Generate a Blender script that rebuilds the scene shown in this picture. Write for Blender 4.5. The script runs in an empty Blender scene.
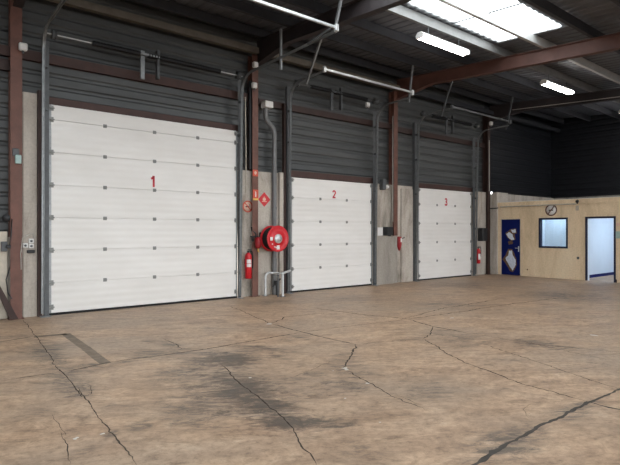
import bpy, math, random
from mathutils import Vector, noise
random.seed(7)
C = bpy.context.scene.collection
SC = bpy.context.scene

# ------------------------------------------------------------------ camera maths (surveying the photo)
TH = math.atan2(630, 510); CT, ST = math.cos(TH), math.sin(TH)
F = 510.0; HY = 231.5; EYE = 1.6
def ray(px, py):
    r = (px - 310) / F; u = (HY - py) / F
    return CT + r * ST, ST - r * CT, u
def on_y(px, py, Y):
    d = ray(px, py); t = Y / d[1]
    return d[0] * t, EYE + d[2] * t
def on_x(px, py, X):
    d = ray(px, py); t = X / d[0]
    return d[1] * t, EYE + d[2] * t
def on_floor(px, py):
    d = ray(px, py); t = -EYE / d[2]
    return d[0] * t, d[1] * t

# ------------------------------------------------------------------ materials
def new_mat(name):
    m = bpy.data.materials.new(name); m.use_nodes = True
    nt = m.node_tree; b = nt.nodes['Principled BSDF']
    return m, nt, b
def N(nt, t, **kw):
    n = nt.nodes.new(t)
    for k, v in kw.items():
        if k in n.inputs.keys() if isinstance(k, str) else False:
            n.inputs[k].default_value = v
        else:
            setattr(n, k, v)
    return n
def L(nt, a, b): nt.links.new(a, b)
def coords(nt, scale=(1, 1, 1)):
    g = nt.nodes.new('ShaderNodeNewGeometry')
    mp = nt.nodes.new('ShaderNodeMapping'); mp.inputs['Scale'].default_value = scale
    L(nt, g.outputs['Position'], mp.inputs['Vector'])
    return mp.outputs['Vector']
def noise_tex(nt, vec, scale, detail=6, rough=.6, dist=0):
    n = nt.nodes.new('ShaderNodeTexNoise')
    n.inputs['Scale'].default_value = scale; n.inputs['Detail'].default_value = detail
    n.inputs['Roughness'].default_value = rough; n.inputs['Distortion'].default_value = dist
    L(nt, vec, n.inputs['Vector'])
    return n.outputs['Fac']
def ramp(nt, fac, stops):
    r = nt.nodes.new('ShaderNodeValToRGB')
    e = r.color_ramp.elements
    while len(e) < len(stops): e.new(.5)
    for el, (p, c) in zip(e, stops):
        el.position = p; el.color = (*c, 1) if len(c) == 3 else c
    L(nt, fac, r.inputs['Fac'])
    return r.outputs['Color']
def mix(nt, fac, a, b, mode='MIX'):
    m = nt.nodes.new('ShaderNodeMix'); m.data_type = 'RGBA'; m.blend_type = mode
    for sock, v in ((m.inputs['Factor'], fac), (m.inputs[6], a), (m.inputs[7], b)):
        if isinstance(v, (int, float)): sock.default_value = v
        elif isinstance(v, tuple): sock.default_value = (*v, 1)
        else: L(nt, v, sock)
    return m.outputs[2]
def math_n(nt, op, a, b=None, clamp=False):
    m = nt.nodes.new('ShaderNodeMath'); m.operation = op; m.use_clamp = clamp
    for i, v in enumerate((a, b)):
        if v is None: continue
        if isinstance(v, (int, float)): m.inputs[i].default_value = v
        else: L(nt, v, m.inputs[i])
    return m.outputs[0]
def bump(nt, b, height, strength=.3, dist=.01):
    n = nt.nodes.new('ShaderNodeBump'); n.inputs['Strength'].default_value = strength
    n.inputs['Distance'].default_value = dist
    L(nt, height, n.inputs['Height']); L(nt, n.outputs['Normal'], b.inputs['Normal'])

def simple(name, col, rough=.5, metal=0.0, var=.25, scale=6, spec=.4, dark=None):
    """painted or bare surface with a little uneven tone"""
    m, nt, b = new_mat(name)
    v = coords(nt)
    f = noise_tex(nt, v, scale, 5, .65)
    d = dark or tuple(c * (1 - var) for c in col)
    c = ramp(nt, f, [(.3, d), (.68, col)])
    L(nt, c, b.inputs['Base Color'])
    b.inputs['Roughness'].default_value = rough; b.inputs['Metallic'].default_value = metal
    b.inputs['Specular IOR Level'].default_value = spec
    return m
M = {}
M['brown_mid'] = simple('lintel_paint', (.062, .028, .022), .6, 0, .4, 5)
M['brown'] = simple('red_brown_paint', (.165, .070, .050), .55, 0, .45, 5)
M['brown_dark'] = simple('dark_brown_paint', (.042, .02, .016), .6, 0, .4, 5)
M['galv'] = simple('galvanised_steel', (.29, .30, .305), .42, .55, .3, 14)
M['galv_dark'] = simple('weathered_grey_steel', (.10, .105, .11), .55, .2, .3, 9)
M['galv_bright'] = simple('bright_zinc', (.62, .63, .63), .38, .5, .2, 14)
M['hinge'] = simple('zinc_hinge', (.24, .24, .23), .5, .4, .2, 20)
M['black'] = simple('black_plastic', (.02, .02, .022), .5, 0, .3, 10)
M['rubber'] = simple('black_rubber', (.012, .012, .012), .8, 0, .3, 10)
M['spring'] = simple('oiled_spring_steel', (.012, .012, .014), .5, .4, .3, 12)
M['red'] = simple('signal_red', (.55, .012, .02), .35, 0, .15, 6)
M['red_dark'] = simple('dull_red', (.33, .012, .018), .45, 0, .3, 6)
M['white'] = simple('white_plastic', (.72, .71, .69), .45, 0, .1, 8)
M['paper'] = simple('white_paper', (.72, .70, .68), .8, 0, .12, 12)
M['pale_red'] = simple('faded_red_print', (.62, .09, .05), .6, 0, .2, 8)
M['cream_sign'] = simple('faded_cream_sign', (.70, .46, .36), .6, 0, .15, 8)
M['yellow'] = simple('yellow_print', (.75, .48, .12), .6, 0, .15, 8)
M['number'] = simple('red_number_paint', (.52, .02, .04), .5, 0, .1, 8)
M['blue'] = simple('deep_blue_paint', (.003, .010, .105), .55, 0, .25, 3, .15)
M['navy'] = simple('dark_navy_frame', (.006, .009, .04), .6, 0, .3, 6)
M['torn_white'] = simple('torn_white_filler', (.66, .72, .80), .75, 0, .25, 14)
M['torn_brown'] = simple('torn_brown_board', (.16, .09, .05), .8, 0, .4, 18)
M['pvc'] = simple('grey_pvc', (.17, .17, .17), .45, 0, .25, 5)
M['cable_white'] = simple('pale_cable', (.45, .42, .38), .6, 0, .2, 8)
M['timber'] = simple('pale_board', (.52, .46, .38), .7, 0, .25, 6)
M['teal'] = simple('pale_teal_box', (.35, .48, .46), .5, 0, .2, 8)
M['int_white'] = simple('office_white_wall', (.72, .76, .82), .6, 0, .06, 2)
M['rafter_dark'] = simple('dark_rafter_paint', (.040, .032, .034), .6, 0, .3, 3)
M['rafter_red'] = simple('red_oxide_rafter', (.125, .055, .042), .6, 0, .35, 3)
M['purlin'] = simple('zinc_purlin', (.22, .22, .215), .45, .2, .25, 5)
M['purlin_glare'] = simple('glare_purlin', (.45, .45, .44), .5, .1, .2, 5)  # roof light glare on this purlin is put into its paler colour
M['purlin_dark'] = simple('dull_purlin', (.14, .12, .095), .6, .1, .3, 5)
M['purlin_shaded'] = simple('shaded_purlin', (.035, .036, .042), .6, .1, .3, 5)  # shaded copy: dimness away from the roof light put into the colour
M['asphalt'] = simple('yard_asphalt', (.22, .215, .21), .9, 0, .25, 3)

def concrete(name, c0, c1, c2, sx=(1, 1, .25)):
    m, nt, b = new_mat(name)
    v = coords(nt, sx)
    f1 = noise_tex(nt, v, 2.2, 8, .7, .3)
    f2 = noise_tex(nt, coords(nt), 22, 5, .7)
    col = ramp(nt, f1, [(.30, c0), (.48, c1), (.70, c2)])
    col = mix(nt, .35, col, ramp(nt, f2, [(.3, (.35, .35, .35)), (.7, (1, 1, 1))]), 'MULTIPLY')
    L(nt, col, b.inputs['Base Color']); b.inputs['Roughness'].default_value = .85
    b.inputs['Specular IOR Level'].default_value = .2
    bump(nt, b, f2, .25, .006)
    return m
M['concrete'] = concrete('board_marked_concrete', (.20, .175, .145), (.46, .405, .35), (.60, .545, .48))
M['concrete_grey'] = concrete('grey_concrete', (.16, .15, .135), (.27, .25, .225), (.36, .335, .30))
M['ribbed'] = concrete('ribbed_board', (.27, .245, .21), (.42, .38, .335), (.50, .455, .405))
M['office'] = concrete('cream_render', (.64, .49, .32), (.79, .62, .42), (.85, .70, .50))

def cladding(name, hi, lo):
    m, nt, b = new_mat(name)
    f = noise_tex(nt, coords(nt, (.25, 1, 1.2)), 2.5, 6, .7)
    L(nt, ramp(nt, f, [(.3, lo), (.7, hi)]), b.inputs['Base Color'])
    b.inputs['Roughness'].default_value = .5; b.inputs['Metallic'].default_value = .15
    return m
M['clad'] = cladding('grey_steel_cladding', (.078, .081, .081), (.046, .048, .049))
M['clad_shaded'] = cladding('shaded_dark_cladding', (.009, .010, .014), (.005, .0055, .008))  # dark cladding with the far end's light falloff put into its colour
M['roof'] = cladding('dark_roof_sheet', (.125, .13, .15), (.09, .094, .108))

def door_white():
    m, nt, b = new_mat('white_door_skin')
    f = noise_tex(nt, coords(nt, (.4, 1, 1)), 1.6, 5, .6)
    L(nt, ramp(nt, f, [(.3, (.66, .635, .605)), (.7, (.735, .715, .69))]), b.inputs['Base Color'])
    w = nt.nodes.new('ShaderNodeTexWave'); w.wave_type = 'BANDS'; w.bands_direction = 'Z'
    w.inputs['Scale'].default_value = 2.35; w.inputs['Distortion'].default_value = 0
    L(nt, coords(nt), w.inputs['Vector'])
    bump(nt, b, w.outputs['Fac'], .5, .006)
    b.inputs['Roughness'].default_value = .5; b.inputs['Specular IOR Level'].default_value = .3
    return m
M['door'] = door_white()

def emit(name, col, s):
    m = bpy.data.materials.new(name); m.use_nodes = True; nt = m.node_tree
    nt.nodes.remove(nt.nodes['Principled BSDF'])
    e = nt.nodes.new('ShaderNodeEmission'); e.inputs['Color'].default_value = (*col, 1); e.inputs['Strength'].default_value = s
    L(nt, e.outputs[0], nt.nodes['Material Output'].inputs['Surface'])
    return m
M['tube'] = emit('lit_fluorescent_tube', (1, .97, .93), 22)
M['led'] = emit('lit_led_lens', (.85, .93, 1), 6)
M['office_fill'] = emit('office_fill_glow', (.60, .79, 1), 19)  # glow of an unseen panel added for the daylight inside the office
M['office_fill_dim'] = emit('office_fill_glow_dim', (.60, .80, 1), 5.5)

def sheet_clear():
    m = bpy.data.materials.new('translucent_roof_sheet'); m.use_nodes = True; nt = m.node_tree
    nt.nodes.remove(nt.nodes['Principled BSDF'])
    t = nt.nodes.new('ShaderNodeBsdfTransparent'); t.inputs[0].default_value = (.86, .88, .88, 1)
    d = nt.nodes.new('ShaderNodeBsdfTranslucent'); d.inputs[0].default_value = (.85, .87, .87, 1)
    x = nt.nodes.new('ShaderNodeMixShader'); x.inputs[0].default_value = .35
    L(nt, t.outputs[0], x.inputs[1]); L(nt, d.outputs[0], x.inputs[2])
    L(nt, x.outputs[0], nt.nodes['Material Output'].inputs['Surface'])
    return m
M['skylight'] = sheet_clear()
def glass():
    m = bpy.data.materials.new('window_glass'); m.use_nodes = True; nt = m.node_tree
    nt.nodes.remove(nt.nodes['Principled BSDF'])
    t = nt.nodes.new('ShaderNodeBsdfTransparent'); t.inputs[0].default_value = (.93, .96, .97, 1)
    g = nt.nodes.new('ShaderNodeBsdfGlossy'); g.inputs['Roughness'].default_value = .03
    x = nt.nodes.new('ShaderNodeMixShader'); x.inputs[0].default_value = .06
    L(nt, t.outputs[0], x.inputs[1]); L(nt, g.outputs[0], x.inputs[2])
    L(nt, x.outputs[0], nt.nodes['Material Output'].inputs['Surface'])
    return m
M['glass'] = glass()

def floor_mat():
    m, nt, b = new_mat('worn_warehouse_concrete')
    v = coords(nt)
    def turned(scale):
        a = coords(nt); r = nt.nodes.new('ShaderNodeMapping'); r.inputs['Rotation'].default_value = (0, 0, math.radians(34))
        L(nt, a, r.inputs['Vector']); q = nt.nodes.new('ShaderNodeMapping'); q.inputs['Scale'].default_value = scale
        L(nt, r.outputs['Vector'], q.inputs['Vector']); return q.outputs['Vector']
    big = noise_tex(nt, turned((.6, 1.1, 1)), .5, 6, .62, .4)
    mid = noise_tex(nt, turned((.75, 1.5, 1)), 2.3, 12, .78, .9)
    fine = noise_tex(nt, v, 13, 10, .85)
    streak = noise_tex(nt, turned((.9, 2.8, 1)), 2.1, 12, .78, .8)
    scuff = noise_tex(nt, turned((1.1, 3.2, 1)), 3.2, 12, .85, 1.0)
    col = ramp(nt, mid, [(.30, (.18, .118, .077)), (.43, (.365, .24, .157)), (.56, (.49, .335, .222)), (.72, (.61, .46, .335))])
    col = mix(nt, math_n(nt, 'MULTIPLY', ramp(nt, big, [(.44, (0, 0, 0)), (.64, (1, 1, 1))]), .55), col, (.315, .25, .195))
    col = mix(nt, .75, col, ramp(nt, fine, [(.34, (.36, .34, .32)), (.52, (1, 1, 1)), (.72, (1.15, 1.15, 1.12))]), 'MULTIPLY')
    col = mix(nt, .8, col, ramp(nt, streak, [(.34, (.40, .375, .35)), (.47, (1, 1, 1)), (.72, (1.12, 1.12, 1.1))]), 'MULTIPLY')
    at = nt.nodes.new('ShaderNodeAttribute'); at.attribute_name = 'stain'
    rag = math_n(nt, 'ADD', math_n(nt, 'MULTIPLY', scuff, .75), math_n(nt, 'MULTIPLY', fine, .25))
    rag = math_n(nt, 'SUBTRACT', rag, .5)
    s = math_n(nt, 'ADD', math_n(nt, 'MULTIPLY', at.outputs['Fac'], 1.15), math_n(nt, 'MULTIPLY', rag, 9.0))
    s = math_n(nt, 'SUBTRACT', s, .12)
    s = math_n(nt, 'MULTIPLY', s, math_n(nt, 'MINIMUM', math_n(nt, 'MULTIPLY', at.outputs['Fac'], 2.4), 1.0), True)
    col = mix(nt, math_n(nt, 'MULTIPLY', s, .86), col, (.068, .058, .050))
    L(nt, col, b.inputs['Base Color'])
    L(nt, math_n(nt, 'ADD', math_n(nt, 'MULTIPLY', mid, .35), .30), b.inputs['Roughness'])
    b.inputs['Specular IOR Level'].default_value = .32
    bump(nt, b, fine, .12, .006)
    return m
M['floor'] = floor_mat()
M['crack'] = simple('crack_filler', (.085, .066, .05), .85, 0, .5, 12)
M['joint'] = simple('tarry_joint', (.075, .063, .052), .75, 0, .5, 6)
M['tape'] = simple('worn_dark_marking', (.25, .19, .14), .7, 0, .45, 9)
M['chip'] = simple('pale_spalled_concrete', (.66, .62, .56), .9, 0, .2, 20)

# ------------------------------------------------------------------ mesh building
class MB:
    def __init__(s): s.v = []; s.f = []; s.sm = []; s.mi = []; s.cur = 0
    def add(s, vs, fs, smooth=False):
        o = len(s.v); s.v += [tuple(p) for p in vs]
        for f in fs:
            s.f.append([i + o for i in f]); s.sm.append(smooth); s.mi.append(s.cur)
        return s
    def box(s, x0, y0, z0, x1, y1, z1):
        x0, x1 = sorted((x0, x1)); y0, y1 = sorted((y0, y1)); z0, z1 = sorted((z0, z1))
        return s.add([(x0,y0,z0),(x1,y0,z0),(x1,y1,z0),(x0,y1,z0),(x0,y0,z1),(x1,y0,z1),(x1,y1,z1),(x0,y1,z1)],
                     [(0,3,2,1),(4,5,6,7),(0,1,5,4),(1,2,6,5),(2,3,7,6),(3,0,4,7)])
    def bbox(s, x0, y0, z0, x1, y1, z1, r=.01):
        """box with chamfered edges"""
        x0, x1 = sorted((x0, x1)); y0, y1 = sorted((y0, y1)); z0, z1 = sorted((z0, z1))
        r = min(r, (x1-x0)/2.5, (y1-y0)/2.5, (z1-z0)/2.5)
        vs = []; idx = {}
        for ix in (0, 1):
            for iy in (0, 1):
                for iz in (0, 1):
                    X = (x0, x1)[ix]; Y = (y0, y1)[iy]; Z = (z0, z1)[iz]
                    dx = r if ix == 0 else -r; dy = r if iy == 0 else -r; dz = r if iz == 0 else -r
                    for k, p in enumerate(((X, Y+dy, Z+dz), (X+dx, Y, Z+dz), (X+dx, Y+dy, Z))):
                        idx[ix, iy, iz, k] = len(vs); vs.append(p)
        I = lambda a, k: idx[a[0], a[1], a[2], k]
        fs = []
        for ax in range(3):
            for sd in (0, 1):
                o = [a for a in range(3) if a != ax]; q = []
                for u, w in ((0, 0), (1, 0), (1, 1), (0, 1)):
                    a = [0, 0, 0]; a[ax] = sd; a[o[0]] = u; a[o[1]] = w; q.append(I(a, ax))
                fs.append(q)
        for ax in range(3):
            o = [a for a in range(3) if a != ax]
            for u in (0, 1):
                for w in (0, 1):
                    a = [0, 0, 0]; a[o[0]] = u; a[o[1]] = w; b = list(a); b[ax] = 1
                    fs.append([I(a, o[0]), I(a, o[1]), I(b, o[1]), I(b, o[0])])
        for c in [(i, j, k) for i in (0, 1) for j in (0, 1) for k in (0, 1)]:
            fs.append([I(c, 0), I(c, 1), I(c, 2)])
        return s.add(vs, fs)
    def tube(s, pts, r, n=10, cap=True, closed=False):
        pts = [Vector(p) for p in pts]; m = len(pts); rs = r if isinstance(r, (list, tuple)) else [r] * m
        vs = []; fs = []; prev = None
        for i, p in enumerate(pts):
            if closed: t = pts[(i+1) % m] - pts[i-1]
            else: t = (pts[min(i+1, m-1)] - pts[max(i-1, 0)])
            t.normalize()
            if prev is None:
                a = Vector((0, 0, 1)) if abs(t.z) < .9 else Vector((1, 0, 0))
                u = t.cross(a).normalized()
            else:
                u = (prev - t * prev.dot(t)).normalized()
            prev = u; w = t.cross(u)
            for k in range(n):
                an = 2 * math.pi * k / n
                vs.append(p + (u * math.cos(an) + w * math.sin(an)) * rs[i])
        for i in range(m if closed else m - 1):
            j = (i + 1) % m
            for k in range(n):
                fs.append((i*n+k, i*n+(k+1) % n, j*n+(k+1) % n, j*n+k))
        s.add(vs, fs, True)
        if cap and not closed:
            s.add([vs[k] for k in range(n)], [tuple(range(n))[::-1]])
            s.add([vs[(m-1)*n+k] for k in range(n)], [tuple(range(n))])
        return s
    def lathe(s, base, axis, prof, n=32):
        """prof: (distance along axis, radius)"""
        b = Vector(base); a = Vector(axis).normalized()
        q = Vector((0, 0, 1)) if abs(a.z) < .9 else Vector((1, 0, 0))
        u = a.cross(q).normalized(); w = a.cross(u)
        vs = []; fs = []
        for d, r in prof:
            for k in range(n):
                an = 2*math.pi*k/n
                vs.append(b + a*d + (u*math.cos(an)+w*math.sin(an))*max(r, 1e-4))
        for i in range(len(prof)-1):
            for k in range(n):
                fs.append((i*n+k, i*n+(k+1) % n, (i+1)*n+(k+1) % n, (i+1)*n+k))
        return s.add(vs, fs, True)
    def prism(s, poly, d):
        """closed polygon (list of 3D points) pushed along d"""
        n = len(poly); p = [Vector(q) for q in poly]; d = Vector(d)
        vs = p + [q + d for q in p]
        fs = [tuple(range(n))[::-1], tuple(range(n, 2*n))] + [(i, (i+1) % n, n+(i+1) % n, n+i) for i in range(n)]
        return s.add(vs, fs)
    def sweep_yz(s, path, prof, x):
        """path: (y,z) points in the plane X=x; prof: (dx, dn) closed outline"""
        m = len(path); n = len(prof); vs = []; fs = []
        for i in range(m):
            a = path[max(i-1, 0)]; b = path[min(i+1, m-1)]
            ty, tz = b[0]-a[0], b[1]-a[1]; l = math.hypot(ty, tz); ty /= l; tz /= l
            ny, nz = -tz, ty
            for dx, dn in prof:
                vs.append((x+dx, path[i][0]+ny*dn, path[i][1]+nz*dn))
        for i in range(m-1):
            for k in range(n):
                fs.append((i*n+k, i*n+(k+1) % n, (i+1)*n+(k+1) % n, (i+1)*n+k))
        fs.append(tuple(range(n))[::-1]); fs.append(tuple(range((m-1)*n, m*n)))
        return s.add(vs, fs)
    def bar(s, p, q, w, h=None):
        """angle-iron between two points: two thin legs of width w"""
        p = Vector(p); q = Vector(q); t = (q-p).normalized()
        a = Vector((1, 0, 0)) if abs(t.x) < .8 else Vector((0, 1, 0))
        u = (a - t*a.dot(t)).normalized(); v = t.cross(u); th = .006
        prof = [(0, 0), (w, 0), (w, th), (th, th), (th, w), (0, w)]
        vs = [e + u*x + v*y for e in (p, q) for x, y in prof]; n = 6
        return s.add(vs, [tuple(range(n))[::-1], tuple(range(n, 12))] + [(i, (i+1) % n, n+(i+1) % n, n+i) for i in range(n)])
    def build(s, name, mat, parent=None, origin=None):
        o0 = Vector(origin) if origin is not None else (Vector(parent['_o']) if parent is not None and '_o' in parent else Vector((0, 0, 0)))
        me = bpy.data.meshes.new(name)
        me.from_pydata([tuple(Vector(p) - o0) for p in s.v], [], s.f)
        mats = mat if isinstance(mat, (list, tuple)) else [mat]
        for m_ in mats: me.materials.append(m_)
        me.polygons.foreach_set('use_smooth', s.sm)
        me.polygons.foreach_set('material_index', s.mi)
        me.update()
        import bmesh
        bm = bmesh.new(); bm.from_mesh(me); bmesh.ops.recalc_face_normals(bm, faces=bm.faces); bm.to_mesh(me); bm.free()
        o = bpy.data.objects.new(name, me); C.objects.link(o)
        if parent is not None:
            o.parent = parent
            if '_o' in parent: o['_o'] = parent['_o']
        else: o.location = o0
        if parent is None or True: o['_o'] = tuple(o0)
        return o

def tag(o, label=None, cat=None, group=None, kind=None):
    if label: o['label'] = label
    if cat: o['category'] = cat
    if group: o['group'] = group
    if kind: o['kind'] = kind
    return o
def thing(name, loc, label, cat, group=None, kind=None):
    o = bpy.data.objects.new(name, None); C.objects.link(o)
    o.location = loc; o['_o'] = tuple(loc); o.empty_display_size = .2
    return tag(o, label, cat, group, kind)
def copy_thing(src, loc, label, group=None):
    c = src.copy(); C.objects.link(c); c.location = loc; c['label'] = label
    if group: c['group'] = group
    for ch in list(src.children):
        d = ch.copy(); C.objects.link(d); d.parent = c
        for g in list(ch.children):
            e = g.copy(); C.objects.link(e); e.parent = d
    return c
ST_ = 'structure'

# ------------------------------------------------------------------ floor
WY = 10.72                    # inner face of the concrete piers along the dock wall
XE = 22.5                     # inner face of the end wall
OX = 17.5                     # face of the office front
def stain_at(x, y, S):
    t = 0
    for (cx, cy, ax, ay, ca, sa, w) in S:
        dx, dy = x-cx, y-cy
        u = (dx*ca+dy*sa)/ax; v = (-dx*sa+dy*ca)/ay
        q = u*u+v*v
        if q < 9: t = max(t, w*math.exp(-q))
    return t
def stain(p0, p1, width, w):
    """a smear on the concrete running between two surveyed points"""
    a = on_floor(*p0); b = on_floor(*p1)
    cx, cy = (a[0]+b[0])/2, (a[1]+b[1])/2; l = math.hypot(b[0]-a[0], b[1]-a[1])/2
    an = math.atan2(b[1]-a[1], b[0]-a[0])
    return (cx, cy, max(l, .05)*1.0, width*1.35, math.cos(an), math.sin(an), w)
STAINS = [
    stain((196, 362), (262, 356), .24, 1.3), stain((205, 352), (252, 368), .2, 1.1), stain((215, 372), (290, 424), .22, 1.2),
    stain((250, 421), (345, 424), .085, 1.7), stain((190, 380), (300, 408), .55, .62), stain((150, 372), (215, 372), .5, .6),
    stain((150, 400), (250, 425), .35, .55), stain((118, 358), (200, 349), .25, .6), stain((60, 372), (106, 362), .16, .6),
    stain((40, 340), (62, 372), .16, .75), stain((55, 369), (90, 400), .16, .7), stain((160, 341), (180, 348), .08, .8),
    stain((120, 428), (160, 424), .08, .7), stain((108, 406), (116, 405), .05, .7), stain((106, 432), (118, 436), .05, .8),
    stain((75, 425), (82, 424), .06, .6), stain((70, 455), (98, 446), .05, .6), stain((320, 378), (372, 392), .12, .6),
    stain((270, 345), (310, 333), .12, .5), stain((330, 350), (372, 392), .30, .42), stain((430, 332), (490, 350), .45, .5),
    stain((490, 340), (590, 350), .35, .5), stain((400, 300), (500, 310), .6, .45), stain((520, 292), (615, 300), .9, .62),
    stain((420, 285), (500, 285), .8, .5), stain((300, 300), (400, 298), .45, .4), stain((240, 305), (300, 300), .35, .45),
    stain((470, 462), (545, 425), .16, .8), stain((545, 425), (600, 398), .12, .6), stain((395, 385), (470, 400), .5, .4),
    stain((225, 345), (300, 352), .12, .7), stain((262, 352), (292, 360), .10, .6), stain((300, 372), (330, 376), .07, .7), stain((318, 384), (352, 380), .08, .7), stain((240, 372), (262, 398), .18, .9),
    stain((200, 395), (232, 400), .12, .7), stain((172, 388), (196, 384), .12, .6), stain((128, 432), (150, 424), .07, .75), stain((100, 366), (150, 358), .06, .6), stain((178, 345), (182, 349), .04, .9),
    stain((330, 455), (390, 440), .22, .35), stain((0, 340), (40, 334), .25, .5), stain((5, 420), (60, 405), .25, .3),
]
GX0, GX1, GY0, GY1, GS = -10.0, XE, -12.0, 11.0, .1
nx = int(round((GX1-GX0)/GS)); ny = int(round((GY1-GY0)/GS))
fl = MB()
gv = [(GX0+i*GS, GY0+j*GS, 0) for j in range(ny+1) for i in range(nx+1)]
gf = [(j*(nx+1)+i, j*(nx+1)+i+1, (j+1)*(nx+1)+i+1, (j+1)*(nx+1)+i) for j in range(ny) for i in range(nx)]
fl.add(gv, gf)
def strip(pts, w, jitter, mi, z=.0022, taper=True):
    """a ragged crack lying in the slab, following surveyed points"""
    P = [Vector((*on_floor(*p), 0)) for p in pts]
    Q = []
    for a, b in zip(P, P[1:]):
        n = max(2, int((b-a).length/.045))
        d = (b-a).normalized(); nrm = Vector((-d.y, d.x, 0))
        for k in range(n):
            t = k/n; p = a.lerp(b, t)
            Q.append(p + nrm*jitter*(.7*noise.noise(p*2.3)+.5*noise.noise(p*9.7)+.35*noise.noise(p*21)))
    Q.append(P[-1])
    vs = []; m = len(Q)
    for i, p in enumerate(Q):
        d = (Q[min(i+1, m-1)]-Q[max(i-1, 0)]).normalized(); nrm = Vector((-d.y, d.x, 0))
        e = min(1, min(i, m-1-i)/6+.25) if taper else 1
        ww = w*e*(((.4+.9*abs(noise.noise(p*7.3))+.5*random.random()) if mi < 3 else 1)/2)
        vs.append((p.x+nrm.x*ww, p.y+nrm.y*ww, z)); vs.append((p.x-nrm.x*ww, p.y-nrm.y*ww, z))
    fl.cur = mi
    fl.add(vs, [(2*i, 2*i+1, 2*i+3, 2*i+2) for i in range(m-1)])
    fl.cur = 0
strip([(23, 319.5), (46, 349.6), (58.5, 369), (83, 396), (106, 426), (136.5, 465)], .013, .03, 1)
strip([(0, 381), (57, 372.7)], .018, .03, 1)
strip([(62, 372.7), (96, 365.6), (106, 363), (200, 350), (301.5, 332.5)], .024, .03, 1)
strip([(301.5, 332.5), (350, 326), (410, 319)], .014, .03, 1)
strip([(222, 365), (241, 384), (281, 416), (294, 429), (301.5, 444), (316.5, 465)], .014, .03, 1)
strip([(218, 372), (200, 376)], .012, .03, 1)
strip([(271.4, 324), (313, 335), (356, 344.5)], .028, .03, 1)
strip([(356, 344.5), (350.4, 357.7), (343, 368)], .026, .05, 1)
strip([(343, 368), (367, 382), (395, 399), (425, 410)], .012, .05, 1)
strip([(271, 324), (284.6, 317), (324, 313)], .025, .06, 1)
strip([(271, 324), (230, 306)], .018, .05, 1)
strip([(313, 308), (365, 315), (408, 319)], .03, .05, 1)
strip([(356, 344.5), (385, 342), (423, 339)], .013, .05, 1)
strip([(408, 319.5), (433.5, 326.6), (467, 333)], .03, .05, 1)
strip([(433.5, 326.6), (431, 334), (423, 339)], .02, .05, 1)
strip([(423, 339), (463, 362), (525.7, 385), (588.6, 402)], .018, .05, 1)
strip([(408, 319), (460, 312), (500, 305.6), (560, 298)], .026, .05, 1)
strip([(400, 320), (440, 309), (500, 299)], .02, .05, 1)
strip([(484, 345), (550, 366), (618, 389)], .012, .05, 1)
strip([(470, 333), (540, 345), (619, 352)], .012, .08, 1)
strip([(510, 338), (560, 350), (619, 362)], .010, .08, 1)
strip([(60, 432), (66, 448), (70, 465)], .008, .04, 1)
strip([(53, 414), (66, 436)], .006, .04, 1)
strip([(469, 466), (513, 442), (538, 428), (588.6, 402)], .042, .04, 2, taper=False)
strip([(588.6, 402), (620, 389.4), (660, 374)], .034, .03, 2, taper=False)
strip([(588.6, 402), (620, 410), (650, 416)], .03, .03, 2, taper=False)
strip([(78, 388), (90, 386), (92, 394), (82, 397), (78, 388)], .01, .02, 1)
strip([(62, 398), (80, 396)], .008, .03, 1)
strip([(163, 339), (176, 344), (182, 349)], .02, .03, 1)
strip([(284, 380), (330, 362), (352, 358)], .006, .06, 1)
strip([(530, 418), (524, 410), (531, 404)], .006, .04, 1)
strip([(420, 404), (400, 396)], .01, .04, 1)
strip([(65.6, 333.7), (84, 347), (106, 363.8)], .13, .01, 3, .0012, False)
strip([(34, 337), (67, 334)], .13, .01, 3, .0012, False)
strip([(0, 342), (30, 337)], .05, .01, 3, .0012, False)
def chip(px, py, r):
    c = on_floor(px, py); n = 7; a0 = random.random()*6
    vs = [(c[0], c[1], .006)]
    vs += [(c[0]+r*random.uniform(.5, 1.2)*math.cos(a0+6.283*k/n), c[1]+r*random.uniform(.5, 1.2)*math.sin(a0+6.283*k/n), .003) for k in range(n)]
    fl.cur = 4; fl.add(vs, [(0, 1+k, 1+(k+1) % n) for k in range(n)]); fl.cur = 0
for px, py, r in ((345, 368.5, .045), (347, 370, .03), (367.5, 383.5, .025), (345, 398.5, .014), (380, 422.5, .012), (269, 324, .06), (75, 439, .02),
                  (77, 438, .015), (103, 434, .018), (101, 434.5, .012), (594, 335.5, .06), (452, 318, .04), (333, 371, .012), (250, 378, .02)):
    chip(px, py, r)
floor = fl.build('floor', [M['floor'], M['crack'], M['joint'], M['tape'], M['chip']])
tag(floor, 'stained tan concrete warehouse floor with cracks and dark joints', 'floor', kind=ST_)
at = floor.data.attributes.new('stain', 'FLOAT', 'POINT')
vals = [0.0]*len(floor.data.vertices)
for i, v in enumerate(floor.data.vertices):
    if v.co.x > .2 and v.co.y > 0: vals[i] = stain_at(v.co.x, v.co.y, STAINS)
at.data.foreach_set('value', vals)
g = MB().box(-40, -60, -.25, 30, -12.0, -.02).build('yard_ground', M['asphalt'])
tag(g, 'grey asphalt yard outside behind the hall', 'ground', kind=ST_)

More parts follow.
